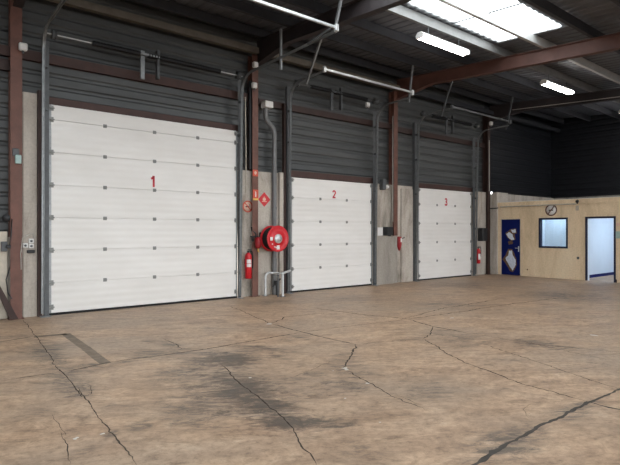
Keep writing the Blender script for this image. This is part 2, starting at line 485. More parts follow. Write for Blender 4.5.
# ------------------------------------------------------------------ roof
def zp(y): return 6.02 + .07*(y-6.6)          # underside of the purlins
def zr(y): return zp(y) + .21                 # underside of the roof sheet
SKY = (5.25, 6.85)
BAYS = [(-9.9, -3.45), (-3.4, 1.65), (1.75, 6.85), (7.15, 11.45)]
def corr(mb, x0, x1, y0, y1, pitch=.25, d=.02, dz=0):
    n = max(1, int(round((x1-x0)/pitch))); p = (x1-x0)/n; xs = []
    for k in range(n):
        a = x0+k*p
        xs += [(a, d), (a+p*.38, d), (a+p*.5, 0), (a+p*.88, 0)]
    xs.append((x1, d))
    vs = []
    for y in (y0, y1):
        vs += [(x, y, zr(y)+h+dz) for x, h in xs]
    m = len(xs); mb.add(vs, [(i, i+1, m+i+1, m+i) for i in range(m-1)])
rf = MB()
corr(rf, -10, XE+.3, SKY[1]-.04, 11.1, dz=.03)
corr(rf, -10, XE+.3, 1.1, SKY[0]+.04, dz=.03); corr(rf, -10, XE+.3, -12.2, -.5, dz=.03)
xs = -10
for a, b in BAYS:
    corr(rf, xs, a, SKY[0]-.15, SKY[1]+.15); xs = b
corr(rf, xs, XE+.3, SKY[0]-.15, SKY[1]+.15)
xs = -10
BAYS2 = [(-8, -3.6), (-2.8, 1.4), (2, 6.6), (7.4, 11.4)]
for a, b in BAYS2:
    corr(rf, xs, a, -.75, 1.35); xs = b
corr(rf, xs, XE+.3, -.75, 1.35)
roof = tag(rf.build('ceiling', M['roof']), 'dark ribbed steel roof sheeting above the whole hall', 'ceiling', kind=ST_)
for bays, yy, nm in ((BAYS, SKY, 'near the loading doors'), (BAYS2, (-.6, 1.2), 'over the middle of the hall')):
    for a, b in bays:
        m = MB(); corr(m, a-.1, b+.1, yy[0]-.1, yy[1]+.1, dz=-.004)
        w = tag(m.build('window_1', M['skylight']), 'bright translucent roof light sheet between two purlins', 'skylight', kind=ST_)
        if b == 11.45:
            mm = MB()
            x = 9.62
            mm.prism([(x-.02, SKY[0], zr(SKY[0])-.02), (x+.02, SKY[0], zr(SKY[0])-.02), (x+.02, SKY[1], zr(SKY[1])-.02), (x-.02, SKY[1], zr(SKY[1])-.02)], (0, 0, .018))
            mm.build('sheet_joint', M['galv_dark'], w)

# purlins: cold rolled C sections running the length of the hall
PUR = {10.3: 'purlin_shaded', 9.2: 'purlin_shaded', 8.1: 'purlin_shaded', 7.0: 'purlin', 5.95: 'purlin_glare', 4.85: 'purlin_shaded', 3.75: 'purlin_shaded', 2.65: 'purlin_shaded'}
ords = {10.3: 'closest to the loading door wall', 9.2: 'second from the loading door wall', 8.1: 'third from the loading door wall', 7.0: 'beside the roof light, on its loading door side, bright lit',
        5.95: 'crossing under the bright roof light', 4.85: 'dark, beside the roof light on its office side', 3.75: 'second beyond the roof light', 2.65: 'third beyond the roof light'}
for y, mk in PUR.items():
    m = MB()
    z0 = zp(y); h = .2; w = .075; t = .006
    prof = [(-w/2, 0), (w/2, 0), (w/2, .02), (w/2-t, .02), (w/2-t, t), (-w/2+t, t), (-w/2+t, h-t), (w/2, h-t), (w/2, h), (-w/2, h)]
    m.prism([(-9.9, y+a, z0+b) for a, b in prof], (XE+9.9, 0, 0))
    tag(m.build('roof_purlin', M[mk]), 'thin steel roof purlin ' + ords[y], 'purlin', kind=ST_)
# rafters with haunches
def rafter(x, mat, label):
    m = MB(); wy = .16; tf = .014; D = .33
    def beam(y0, y1, zb0, zb1, zt0, zt1):
        # bottom flange, web, top flange
        for (dx, b0, b1, t0, t1) in ((wy/2, zb0, zb1, zb0+tf, zb1+tf), (.006, zb0+tf, zb1+tf, zt0-tf, zt1-tf), (wy/2, zt0-tf, zt1-tf, zt0, zt1)):
            m.prism([(x-dx, y0, b0), (x-dx, y1, b1), (x-dx, y1, t1), (x-dx, y0, t0)], (2*dx, 0, 0))
    beam(10.62, 9.3, zp(10.62)-D-.28, zp(9.3)-D, zp(10.62), zp(9.3))
    beam(9.3, -11.9, zp(9.3)-D, zp(-11.9)-D, zp(9.3), zp(-11.9))
    return tag(m.build('roof_rafter', mat), label, 'rafter', kind=ST_)
rafter(1.71, M['rafter_dark'], 'steel roof beam over the leftmost brown column beside door 1')
rafter(6.92, M['rafter_dark'], 'dark steel roof beam above the column between doors 1 and 2')
rafter(12.08, M['rafter_red'], 'red-brown steel roof beam beyond the bright roof light')
rafter(17.28, M['rafter_dark'], 'dark distant roof beam above the column beside door 3')
# steel columns
def column(x, mat, label, z0=0.0, w=.17):
    m = MB(); y = 10.60
    m.box(x-w/2, y, z0, x+w/2, y+.012, 5.95); m.box(x-.005, y+.012, z0, x+.005, y+.2, 5.95); m.box(x-w/2, y+.2, z0, x+w/2, y+.212, 5.95)
    if z0 == 0: m.box(x-w/2-.03, y-.03, 0, x+w/2+.03, y+.24, .015)
    return tag(m.build('steel_column', mat), label, 'column', kind=ST_)
column(1.69, M['brown'], 'red-brown steel column left of door 1', w=.19)
column(6.85, M['brown'], 'red-brown steel column between doors 1 and 2')
column(12.0, M['brown'], 'red-brown steel column between doors 2 and 3', 1.47)
column(17.18, M['brown_dark'], 'dark brown steel column between door 3 and the office')

# ------------------------------------------------------------------ dock wall
wl = MB()
YB = 11.0
wl.box(-10, WY+.04, 0, 1.62, YB, 1.5)
wl.box(1.62, WY+.02, 0, 2.2, YB, 4.2)
wl.box(1.82, WY-.0, 0, 2.1, WY+.02, 4.2)
wl.box(6.42, WY+.0, 0, 8.0, YB, 3.1)
wl.box(7.62, WY-.07, 0, 7.86, WY, 3.12)
wl.box(11.03, WY, 0, 13.2, YB, 3.05)
wl.box(12.35, WY-.05, 0, 13.08, WY, 2.95)
wl.box(16.2, WY, 0, XE, YB, 3.07)
wl.box(17.42, 10.42, 0, 18.2, WY, 3.07)
wb = tag(wl.build('wall_back', M['concrete']), 'concrete base of the loading door wall with piers between the doors', 'wall', kind=ST_)
def hclad(x0, x1, z0, z1, y, pitch=.235, d=.026, axis='y', sgn=1):
    m = MB(); n = int((z1-z0)/pitch); zs = []
    for k in range(n+1):
        a = z0+k*pitch
        zs += [(a, 0), (a+pitch*.55, 0), (a+pitch*.68, d), (a+pitch*.87, d)]
    zs = [(min(z, z1), q) for z, q in zs]
    vs = []
    for e in (x0, x1):
        for z, q in zs:
            vs.append((e, y+q*sgn, z) if axis == 'y' else (y+q*sgn, e, z))
    k = len(zs); m.add(vs, [(i, i+1, k+i+1, k+i) for i in range(k-1)])
    return m
hclad(-10, 17.36, 1.4, 6.75, 10.86).build('cladding', M['clad'], wb)
hclad(17.28, XE+.1, 3.0, 6.75, 10.855).build('cladding', M['clad_shaded'], wb)
er = MB().box(XE, -12, 0, XE+.25, YB, 3.07)
we = tag(er.build('wall_right', M['concrete_grey']), 'concrete base of the dark end wall behind the office', 'wall', kind=ST_)
hclad(-12, 11, 3.0, 6.75, XE+.06, axis='x').build('cladding', M['clad_shaded'], we)
wlft = tag(MB().box(-10.2, -12, 0, -10, YB, 6.6).build('unseen_wall_left', M['clad']), 'unseen grey end wall behind the camera, kept to shape the light', 'wall', kind=ST_)  # unseen wall, kept for how it shapes the daylight

# girts, eaves beam, lintels
def trim(n, mb, mat, label):
    return tag(mb.build('trim_%d' % n, mat), label, 'steel rail', kind=ST_)
def rail_ch(x0, x1, z0, z1, y=10.74, d=.1):
    m = MB(); t = .012
    prof = [(0, z0), (0, z1), (d, z1), (d, z1-t), (t, z1-t), (t, z0+t), (d, z0+t), (d, z0)]
    m.prism([(x0, y+a, b) for a, b in prof], (x1-x0, 0, 0)); return m
trim(1, rail_ch(2.14, 6.5, 4.03, 4.17, 10.70), M['brown_mid'], 'brown steel lintel rail above door 1')
trim(2, rail_ch(7.95, 11.1, 3.04, 3.20, 10.70), M['brown_mid'], 'brown steel lintel rail above door 2')
trim(3, rail_ch(13.1, 16.3, 3.04, 3.18, 10.70), M['brown_mid'], 'brown steel lintel rail above door 3')
trim(4, rail_ch(0, 6.8, 4.82, 5.0), M['brown_mid'], 'brown wall rail high above door 1')
trim(5, rail_ch(7.05, 11.98, 4.78, 4.94), M['brown_dark'], 'brown wall rail high above door 2')
trim(6, rail_ch(12.2, 17.15, 4.74, 4.9), M['brown_dark'], 'brown wall rail high above door 3')
trim(7, MB().box(2.05, 10.62, 0, 2.125, 10.74, 4.25), M['brown_dark'], 'brown steel post along the left edge of door 1')
trim(8, MB().box(7.745, 10.62, 0, 7.80, 10.72, 4.9), M['brown_dark'], 'dark brown post along the left edge of door 2')
trim(9, rail_ch(-2, 1.62, 4.55, 4.75), M['brown_dark'], 'brown wall rail left of the leftmost column')
for n, (a, b) in enumerate(((1.8, 6.84), (7.02, 12.0), (12.18, 17.2), (17.36, XE))):
    trim(10+n, MB().box(a, 10.42, 5.93, b, 10.54, 6.07), M['purlin_dark' if n < 2 else 'purlin_shaded'], ('eaves beam above door 1', 'eaves beam above door 2', 'eaves beam above door 3', 'eaves beam above the office end of the wall')[n])  # far eaves beams take the shaded copy for the dim end
trim(14, MB().box(.62, 10.60, 0, .74, 10.74, 5.9), M['brown_dark'], 'dark brown post at the far left edge')

# ------------------------------------------------------------------ sectional doors
def arc(cx, cy, rx, ry, a0, a1, n=12):
    return [(cx+rx*math.cos(math.radians(a0+(a1-a0)*k/n)), cy+ry*math.sin(math.radians(a0+(a1-a0)*k/n))) for k in range(n+1)]
GLYPH = {'1': [[(.0, .74), (.10, .78), (.19, .86), (.23, 1.0)], [(.24, 0), (.24, 1.0)]],
         '2': [arc(.28, .70, .215, .225, 175, -35) + [(.30, .36), (.10, .09), (.06, .075)], [(.02, .08), (.52, .08)]],
         '3': [arc(.25, .73, .19, .195, 165, -90), [(.17, .535), (.26, .535)], arc(.25, .29, .215, .215, 90, -165)]}
def digit(txt, x, z, h, y, parent):
    """numeral painted with a broad brush: each stroke is a thin raised ribbon"""
    m = MB(); W = .095
    for st in GLYPH[txt]:
        L_ = []; n = len(st)
        for k, p in enumerate(st):
            a = st[max(k-1, 0)]; b = st[min(k+1, n-1)]
            tx_, tz_ = b[0]-a[0], b[1]-a[1]; l = math.hypot(tx_, tz_) or 1
            L_.append((p, (-tz_/l, tx_/l)))
        vs = []
        for dy in (0, -.002):
            for (p, nr) in L_:
                for sg in (1, -1):
                    vs.append((x+(p[0]-.27+nr[0]*sg*W)*h, y+dy, z+(p[1]+nr[1]*sg*W)*h))
        k2 = 2*n
        fs = [(2*k, 2*k+1, 2*k+3, 2*k+2) for k in range(n-1)]+[(k2+2*k, k2+2*k+2, k2+2*k+3, k2+2*k+1) for k in range(n-1)]
        fs += [(2*k, 2*k+2, k2+2*k+2, k2+2*k) for k in range(n-1)]+[(2*k+1, k2+2*k+1, k2+2*k+3, 2*k+3) for k in range(n-1)]
        fs += [(0, k2, k2+1, 1), (k2-2, k2-1, 2*k2-1, 2*k2-2)]
        m.add(vs, fs)
    o = m.build('number', M['number'], parent); o['label'] = 'red painted numeral ' + txt
    return o
DY = 10.64                    # front skin of the doors
def hinge_mesh():
    m = MB()
    m.bbox(-.036, -.008, -.036, .036, 0, .036, .004)
    m.tube([(-.038, -.010, 0), (.038, -.010, 0)], .009, 8)
    o = m.build('hinge', M['hinge']); C.objects.unlink(o); return o.data
HM = hinge_mesh()
def edge_hinge_mesh():
    m = MB()
    m.bbox(-.035, -.010, -.05, .035, 0, .05, .004)
    m.bbox(-.025, -.035, -.022, .025, -.008, .022, .005)
    m.tube([(-.045, -.026, 0), (.045, -.026, 0)], .011, 8)
    o = m.build('roller_bracket', M['hinge']); C.objects.unlink(o); return o.data
RM = edge_hinge_mesh()
def dock_door(n, x0, x1, top, mids, label, num):
    d = thing('door_%d' % n, ((x0+x1)/2, DY, 0), label, 'door', kind=ST_)
    o0 = Vector(d['_o'])
    edges = [.045]; k = 1
    while .622*k < top-.15: edges.append(.622*k); k += 1
    edges.append(top)
    for a, b in zip(edges, edges[1:]):
        m = MB(); m.bbox(x0, DY, a+.0035, x1, DY+.042, b-.0035, .004)
        if b < top: m.box(x0+.003, DY+.026, b-.012, x1-.003, DY+.036, b+.012)
        m.build('section', M['door'], d)
    MB().bbox(x0, DY-.004, .003, x1, DY+.045, .045, .008).build('bottom_seal', M['rubber'], d)
    for z in edges[1:-1]:
        for x in mids:
            o = bpy.data.objects.new('hinge', HM); C.objects.link(o); o.parent = d; o.location = Vector((x, DY-.001, z))-o0
    for z in edges[1:-1]+[.16, top-.07]:
        for x in (x0+.045, x1-.045):
            o = bpy.data.objects.new('roller_bracket', RM); C.objects.link(o); o.parent = d; o.location = Vector((x, DY-.001, z))-o0
    for x in (x0+.02, x1-.02):
        MB().bbox(x-.02, DY-.006, .05, x+.02, DY-.0005, top-.004, .002).build('end_cap', M['galv'], d)
    digit(num[0], num[1], num[2], num[3], DY-.002, d)
    return d
hx = lambda px, py: on_y(px, py, DY)[0]
dock_door(1, 2.24, 6.36, 4.02, [hx(105, 200), hx(154.5, 200), hx(197.7, 200)], 'big white sectional loading door with the red number 1', ('1', hx(154, 182), 2.555, .24))
dock_door(2, 7.97, 10.985, 3.02, [hx(320.3, 220), hx(346.7, 220)], 'white sectional loading door with the red number 2', ('2', hx(334, 195), 2.53, .22))
dock_door(3, 13.12, 16.11, 3.02, [hx(437, 220), hx(455, 220)], 'smaller looking white sectional loading door with the red number 3', ('3', hx(446, 202), 2.48, .26))

def track_path(zt, yend, r=.42, y0=10.48, rise=.015):
    p = [(10.575, .06), (10.575+(y0-10.575)*.25, 1.3), (10.575+(y0-10.575)*.5, 2.6), (y0, zt-r)]
    for k in range(1, 11):
        a = math.pi/2*k/10
        p.append((y0-r+r*math.cos(a), zt-r+r*math.sin(a)))
    p.append((yend, zt+(y0-r-yend)*rise))
    return p
CPROF = [(-.024, -.018), (.024, -.018), (.024, .018), (.018, .018), (.018, -.012), (-.018, -.012), (-.018, .018), (-.024, .018)]
def track(side, n, xr, u0, u1, zt, yend, up_top, y0=10.48):
    t = thing('door_track', (xr, y0, 0), 'grey steel lift track on the %s edge of door %d, curving up under the roof' % (side, n), 'door track', 'lift tracks of the loading doors')
    m = MB(); m.sweep_yz(track_path(zt, yend, y0=y0), CPROF, xr); m.build('rail', M['galv'], t)
    m = MB(); m.box(u0, 10.60, .004, u1, 10.61, up_top)
    if side == 'left': m.box(u0, 10.61, .004, u0+.01, 10.69, up_top)
    else: m.box(u1-.01, 10.61, .004, u1, 10.69, up_top)
    m.build('upright', M['galv_dark'], t)
    m = MB(); m.box(min(u0, xr-.03)-.01, 10.48, 0, max(u1, xr+.03)+.01, 10.7, .012); m.build('foot_plate', M['galv'], t)
    for z in (.6, 1.7, 2.8, 3.9, 4.7):
        if z < up_top-.3:
            m = MB(); a = (max(u0, xr-.05)+min(u1, xr+.05))/2; m.box(a-.03, 10.575+(y0-10.575)*z/4.9+.018, z-.03, a+.03, 10.602, z+.03); m.build('bracket', M['galv_dark'], t)
    return t
track('left', 1, 2.115, 2.155, 2.235, 5.36, 7.15, 5.2); track('right', 1, 6.40, 6.365, 6.44, 5.32, 7.15, 5.25)
track('left', 2, 7.845, 7.82, 7.93, 5.38, 9.2, 5.35); track('right', 2, 11.06, 11.0, 11.12, 5.30, 9.25, 5.2)
track('left', 3, 12.95, 12.90, 13.02, 5.28, 9.3, 5.1); track('right', 3, 16.28, 16.14, 16.29, 5.22, 9.3, 5.0)
def crossbar(n, x0, x1, y, z, mk='galv_bright'):
    t = thing('track_crossbar', ((x0+x1)/2, y, z), 'pale steel bar joining the raised ends of the tracks of door %d' % n, 'crossbar', 'crossbars of the loading door tracks')
    m = MB(); m.bar((x0, y, z), (x1, y, z), .045); m.build('bar', M[mk], t)
    for x in (x0+.03, x1-.03):
        m = MB(); m.bbox(x-.04, y-.03, z-.06, x+.04, y+.05, z+.08, .012); m.build('end_bracket', M[mk], t)
crossbar(1, 2.09, 6.42, 7.10, 5.40); crossbar(2, 7.82, 11.08, 9.15, 5.42); crossbar(3, 12.93, 16.30, 9.22, 5.33, 'galv_dark')
def hanger(p, q, label, mat='galv', w=.045):
    b = MB(); b.bar(p, q, w)
    tag(b.build('track_hanger', M[mat], origin=p), label, 'hanger', 'straps hanging the door tracks from the roof')
hanger((6.43, 7.22, 5.36), (6.43, 6.98, zp(7.0)+.02), 'pale strap from the right track end of door 1 up to the roof')
hanger((6.43, 8.95, 5.1), (6.43, 8.95, 5.98), 'upright pale rod halfway along the right track of door 1')
hanger((7.77, 9.75, 5.2), (7.77, 9.15, zp(9.2)+.02), 'slanting strap at the left track of door 2', 'galv')
hanger((11.09, 9.32, 5.2), (11.09, 9.18, zp(9.2)), 'short strap at the right track of door 2', 'galv')
hanger((12.875, 9.55, 5.1), (12.875, 9.12, zp(9.2)), 'slanting strap at the left track of door 3', 'galv_dark')
hanger((16.31, 9.4, 5.12), (16.31, 9.15, zp(9.2)), 'strap at the right track of door 3', 'galv_dark')
# a crossing strut beside the end of the right track of door 1
hanger((6.325, 7.9, 5.3), (6.325, 7.22, 5.40), 'short diagonal brace beside the right track end of door 1', 'galv_dark', .04)

def shaft(n, x0, x1, z, y=10.42):
    t = thing('spring_shaft', ((x0+x1)/2, y, z), 'dark torsion spring shaft running above door %d' % n, 'spring shaft', 'spring shafts above the loading doors')
    MB().tube([(x0, y, z), (x1, y, z)], .014, 8).build('shaft', M['galv_bright'] if n == 1 else M['galv_dark'], t)
    w = x1-x0; xm = x0+.43*w
    for a, b in ((x0+.19*w, xm-.06), (xm+.1, x0+.86*w)):
        m = MB(); pts = []
        m.tube([(a, y, z), (b, y, z)], .05, 12)
        k = int((b-a)/.06)
        for i in range(k):
            xx = a+(b-a)*(i+.5)/k
            m.tube([(xx-.012, y, z), (xx+.012, y, z)], .056, 10)
        m.build('spring', M['spring'], t)
    m = MB(); m.bbox(xm-.03, 10.46, z-.5, xm+.06, 10.5, z+.1, .006); m.box(xm-.03, y-.05, z-.02, xm+.35, 10.46, z+.02); m.build('centre_bracket', M['galv'] if n == 1 else M['galv_dark'], t)
    m = MB(); m.bbox(xm+.3, y-.03, z-.45, xm+.36, 10.5, z+.16, .006); m.build('centre_bracket', M['galv_dark'], t)
    for x in (x0+.08, x1-.14):
        MB().lathe((x, y, z), (1, 0, 0), [(0, 0), (0, .09), (.015, .09), (.02, .07), (.06, .07), (.065, .09), (.08, .09), (.08, 0)], 18).build('cable_drum', M['galv_dark'], t)
shaft(1, 2.16, 6.36, 5.28); shaft(2, 7.89, 11.02, 5.42, 10.44); shaft(3, 12.99, 16.24, 5.38, 10.44)

# ------------------------------------------------------------------ pier between doors 1 and 2
def on_pier(px, py, y=WY): return on_y(px, py, y)
# rain water pipe
dx = on_y(274.3, 200, 10.65)[0]; tx = on_y(265.5, 112, 10.65)[0]
zt = on_y(265.5, 116, 10.62)[1]; zm = on_y(273, 131, 10.62)[1]
t = thing('drain_pipe', (dx, 10.65, 0), 'thick grey downpipe with an offset bend between doors 1 and 2', 'pipe')
MB().tube([(tx, 10.65, zt+.25), (tx, 10.65, zt), (tx+.02, 10.65, zt-.08), (dx-.03, 10.65, zm+.06), (dx, 10.65, zm-.04), (dx, 10.65, 2.0), (dx, 10.65, .0)], .062, 16).build('pipe', M['pvc'], t)
m = MB(); m.bbox(tx-.10, 10.5, zt+.2, tx+.14, 10.72, zt+.36, .012); m.build('hopper', M['white'], t)
for z in (.9, 2.2, 3.3):
    MB().tube([(dx, 10.65, z-.02), (dx, 10.65, z+.02)], .07, 16).build('collar', M['pvc'], t)
# thin conduits on the pier
cx = on_y(283, 220, WY-.08)[0]
# hose reel
RX, RZ = on_y(278, 238.7, 10.24); R0 = .325
t = thing('hose_reel', (RX, 10.72, RZ), 'round red fire hose reel on the wall between doors 1 and 2', 'hose reel')
ax = (0, -1, 0)
MB().lathe((RX, 10.26, RZ), ax, [(0, .10), (0, R0-.01), (.008, R0), (.022, R0), (.03, R0-.012), (.026, R0-.05), (.02, R0-.07), (.02, .12), (.035, .11), (.035, 0)], 48).build('front_disc', M['red'], t); fd = t.children[0]
MB().lathe((RX, 10.56, RZ), ax, [(0, 0), (0, R0-.01), (.012, R0), (.024, R0), (.03, R0-.02), (.03, 0)], 48).build('back_disc', M['red'], t)
hs = MB()
for r in (.18, .22, .26):
    for k in range(7): 
        y = 10.52-.037*k
        hs.tube([(RX+r*math.cos(a*math.pi/16), y, RZ+r*math.sin(a*math.pi/16)) for a in range(32)], .019, 8, closed=True)
hs.build('hose', M['rubber'], t)
hb = MB().lathe((RX, 10.235, RZ), ax, [(0, .115), (.02, .115), (.035, .095), (.035, .06), (.05, .05), (.06, 0)], 32).build('hub', M['galv_bright'], t)
m = MB(); 
m.lathe((RX+.02, 10.198, RZ-.005), ax, [(0, 0), (0, .05), (.012, .045), (.016, 0)], 20); m.build('hub_cap', M['black'], hb)
for (a, b, w, h) in ((-.20, .0, .075, .085), (.0, -.215, .085, .10), (-.10, -.20, .03, .03), (-.06, -.215, .03, .03), (-.17, -.13, .03, .03)):
    m = MB(); m.bbox(RX+a-w/2, 10.226, RZ+b-h/2, RX+a+w/2, 10.241, RZ+b+h/2, .003); m.build('sticker', M['paper'], fd)
m = MB(); m.bbox(RX-.24, 10.555, RZ-.16, RX-.19, 10.719, RZ+.16, .01); m.bbox(RX-.24, 10.555, RZ-.03, RX+.1, 10.58, RZ+.03, .01); m.build('wall_bracket', M['black'], t)
# red valve housing left of the reel with its black pipework
vx, vz = on_y(258.5, 241.5, 10.5)
t = thing('fire_hose_valve', (vx, 10.6, vz), 'small red housing with black pipework just left of the red hose reel', 'valve')
MB().lathe((vx, 10.52, vz-.17), (0, 0, 1), [(0, 0), (0, .05), (.05, .075), (.16, .085), (.25, .07), (.28, .03), (.28, 0)], 20).build('housing', M['red_dark'], t)
m = MB(); m.tube([(vx-.01, 10.58, vz+.1), (vx-.02, 10.6, vz+.2), (vx-.10, 10.62, vz+.26), (vx-.12, 10.62, vz+.36)], .022, 8)
m.tube([(vx-.16, 10.6, vz+.12), (vx+.05, 10.6, vz+.12)], .02, 8); m.tube([(vx-.12, 10.58, vz+.08), (vx-.16, 10.5, vz+.02)], .03, 8); m.build('pipework', M['black'], t)
MB().tube([(vx, 10.52, vz-.17), (vx+.01, 10.53, vz-.24), (vx+.06, 10.56, vz-.26)], .014, 8).build('outlet', M['yellow'], t)

def extinguisher(x, zb, h, r, y, label, labels=True):
    t = thing('fire_extinguisher', (x, y, zb), label, 'fire extinguisher', 'fire extinguishers hung on the wall')
    n = h
    MB().lathe((x, y, zb), (0, 0, 1), [(0, 0), (0, r*.85), (.015, r), (n-.09, r), (n-.05, r*.85), (n-.015, r*.45), (n, r*.3), (n, 0)], 28).build('cylinder', M['red'], t); cyl = t.children[0]
    m = MB(); m.tube([(x, y, zb+n), (x, y, zb+n+.05)], .022, 12); m.bbox(x-.02, y-.10, zb+n+.03, x+.02, y+.03, zb+n+.05, .006); m.bbox(x-.015, y-.11, zb+n+.07, x+.015, y+.02, zb+n+.085, .005)
    m.build('valve', M['black'], t)
    m = MB(); m.tube([(x+.02, y-.02, zb+n+.04), (x+.08, y-.05, zb+n+.02), (x+r+.02, y-.05, zb+n-.1), (x+r+.022, y-.03, zb+.25)], .013, 8); m.build('hose', M['rubber'], t)
    for (a, b) in ((.50, .64), (.66, .82)) if labels else ((.3, .72),):
        m = MB(); vs = []; k = 10
        for i in range(k+1):
            an = -math.pi/2-.3+ (i/k-.5)*1.5
            for z in (a, b): vs.append((x+(r+.002)*math.cos(an), y+(r+.002)*math.sin(an), zb+n*z*.9))
        m.add(vs, [(2*i, 2*i+2, 2*i+3, 2*i+1) for i in range(k)], True); m.build('sticker', M['paper'], cyl)
    m = MB(); m.bbox(x-.03, y+r*.8, zb+n*.55, x+.03, 10.718, zb+n*.75, .005); m.build('wall_bracket', M['black'], t)
ex, ez = on_y(248.3, 265, 10.58)
extinguisher(ex, on_y(248, 278.5, 10.58)[1], .63, .081, 10.58, 'red fire extinguisher with two pale stickers between door 1 and the hose reel')
ex, ez = on_y(478.3, 255, 10.62)
extinguisher(ex, on_y(478, 263.5, 10.62)[1], .55, .075, 10.62, 'dark red fire extinguisher on the concrete pier right of door 3', False)

# guard rail
def on_y_at(px, py): 
    p = on_floor(px, py); return p
ax_, ay_ = on_floor(263.2, 295.5); bx_, by_ = on_floor(282.7, 296.5)
ay_ = min(ay_, 10.55); 
t = thing('guard_rail', ((ax_+bx_)/2, by_, 0), 'low bent galvanised tube rail in front of the downpipe', 'guard rail')
zt_ = .57
m = MB()
m.tube([(ax_, ay_, 0), (ax_, ay_, zt_-.14)] + [(ax_+.12*(1-math.cos(k*math.pi/12)), ay_, zt_-.12+.12*math.sin(k*math.pi/12)) for k in range(0, 7)] + [(bx_-.12, by_, zt_), (bx_, by_, zt_), (7.80, 10.45, zt_+.03)], .03, 14)
m.build('top_rail', M['galv_bright'], t)
MB().tube([(bx_, by_, 0), (bx_, by_, zt_)], .03, 14).build('post', M['galv_bright'], t)
MB().tube([(bx_-.12, by_+.03, 0), (bx_-.12, by_+.03, zt_-.02)], .022, 12).build('post', M['galv_dark'], t)
for x, y in ((ax_, ay_), (bx_, by_)):
    MB().bbox(x-.06, y-.06, 0, x+.06, y+.06, .012, .004).build('foot_plate', M['galv'], t)
vx2, vz2 = on_y(276.5, 283, 10.5)
m = MB(); m.bbox(vx2-.06, 10.46, vz2-.06, vx2+.06, 10.56, vz2+.06, .02); m.tube([(vx2-.13, 10.48, vz2-.08), (vx2+.12, 10.5, vz2+.1)], .02, 8)
m.tube([(vx2, 10.5, vz2), (vx2, 10.5, .0)], .018, 8)
tag(m.build('pipe_valve', M['black'], origin=(vx2, 10.5, 0)), 'small black valve behind the galvanised guard rail', 'valve')

# signs on the pier
def disc_sign(nm, x, y, z, r, label, normal='y', ring='red', face='cream_sign', bar='red', sym='black'):
    t = thing(nm, (x, y, z), label, 'sign')
    def P(u, v, d): return (x+u, y-d, z+v) if normal == 'y' else (x-d, y-u, z+v)
    a = (0, -1, 0) if normal == 'y' else (-1, 0, 0)
    MB().lathe((x, y, z), a, [(0, 0), (0, r), (.004, r), (.005, 0)], 36).build('face', M[face], t)
    MB().lathe((x, y, z), a, [(.0045, r*.80), (.0075, r*.80), (.0075, r), (.0045, r), (.0045, r*.80)], 36).build('ring', M[ring], t)
    c, s = math.cos(-.78 if normal == 'y' else .9), math.sin(-.78 if normal == 'y' else .9); w = r*.08
    def quad(pts, d0, d1, mat, name):
        n = len(pts); m = MB()
        m.add([P(u, v, d0) for u, v in pts]+[P(u, v, d1) for u, v in pts], [tuple(range(n)), tuple(range(n, 2*n))]+[(i, (i+1) % n, n+(i+1) % n, n+i) for i in range(n)])
        m.build(name, M[mat], t)
    q = r*.42
    quad([(-q, -r*.05-w), (q*.75, -r*.05-w), (q*.75, -r*.05+w*1.3), (-q, -r*.05+w*1.3)], .0045, .0058, sym, 'cigarette')
    quad([(q*.6, r*.08), (q*.75, r*.08), (q*.95, r*.4), (q*.8, r*.4)], .0045, .0056, sym, 'smoke_mark')
    l = r*.9
    quad([(-l*c-w*s, -l*s+w*c), (l*c-w*s, l*s+w*c), (l*c+w*s, l*s-w*c), (-l*c+w*s, -l*s-w*c)], .006, .0072, bar, 'slash')
sx, sz = on_y(247.7, 206.5, WY-.002)
disc_sign('no_smoking_sign', sx, WY-.001, sz, .145, 'round faded no smoking sign left of the column between doors 1 and 2', 'y', 'pale_red', 'cream_sign', 'pale_red')
FY = 10.598
def plate(nm, x, y, z, w, h, mat, label, cat, pieces=(), group=None):
    t = thing(nm, (x, y, z), label, cat, group)
    MB().bbox(x-w/2, y-.006, z-h/2, x+w/2, y, z+h/2, .002).build('panel', M[mat], t)
    for (pn, poly, pm) in pieces:
        MB().prism([(x+u*w, y-.0065, z+v*h) for u, v in poly], (0, -.002, 0)).build(pn, M[pm], t)
    return t
sx, sz = on_y(255.3, 173, FY)
plate('call_point_sign', sx, FY, sz, .15, .16, 'pale_red', 'small square red sign with a pale symbol, upper on the brown column', 'sign',
      [('symbol', [(-.22, -.1), (0, -.3), (.22, -.1), (.25, .15), (0, .3), (-.25, .15)], 'cream_sign')])
sx, sz = on_y(255.6, 195, FY)
plate('extinguisher_sign', sx, FY, sz, .16, .26, 'pale_red', 'upright red extinguisher sign, lower on the brown column', 'sign',
      [('symbol', [(-.09, -.18), (.09, -.18), (.09, .2), (.04, .3), (-.16, .34), (-.16, .28), (-.04, .24), (-.09, .18)], 'paper'),
       ('strip', [(-.5, -.5), (.5, -.5), (.5, -.32), (-.5, -.32)], 'yellow')])
sx, sz = on_y(264.2, 199.5, WY)
t = thing('diamond_sign', (sx, WY, sz), 'red diamond hazard sign with pale flame marks above the hose reel', 'sign')
rr = .185
MB().prism([(sx-rr, WY-.001, sz), (sx, WY-.001, sz-rr), (sx+rr, WY-.001, sz), (sx, WY-.001, sz+rr)], (0, -.005, 0)).build('panel', M['red'], t)
MB().prism([(sx-.05, WY-.0065, sz-.02), (sx-.02, WY-.0065, sz-.035), (sx+.03, WY-.0065, sz-.03), (sx+.05, WY-.0065, sz+.01), (sx+.025, WY-.0065, sz+.05), (sx+.02, WY-.0065, sz+.02), (sx-.005, WY-.0065, sz+.085), (sx-.025, WY-.0065, sz+.03), (sx-.045, WY-.0065, sz+.045)], (0, -.002, 0)).build('flame', M['cream_sign'], t)
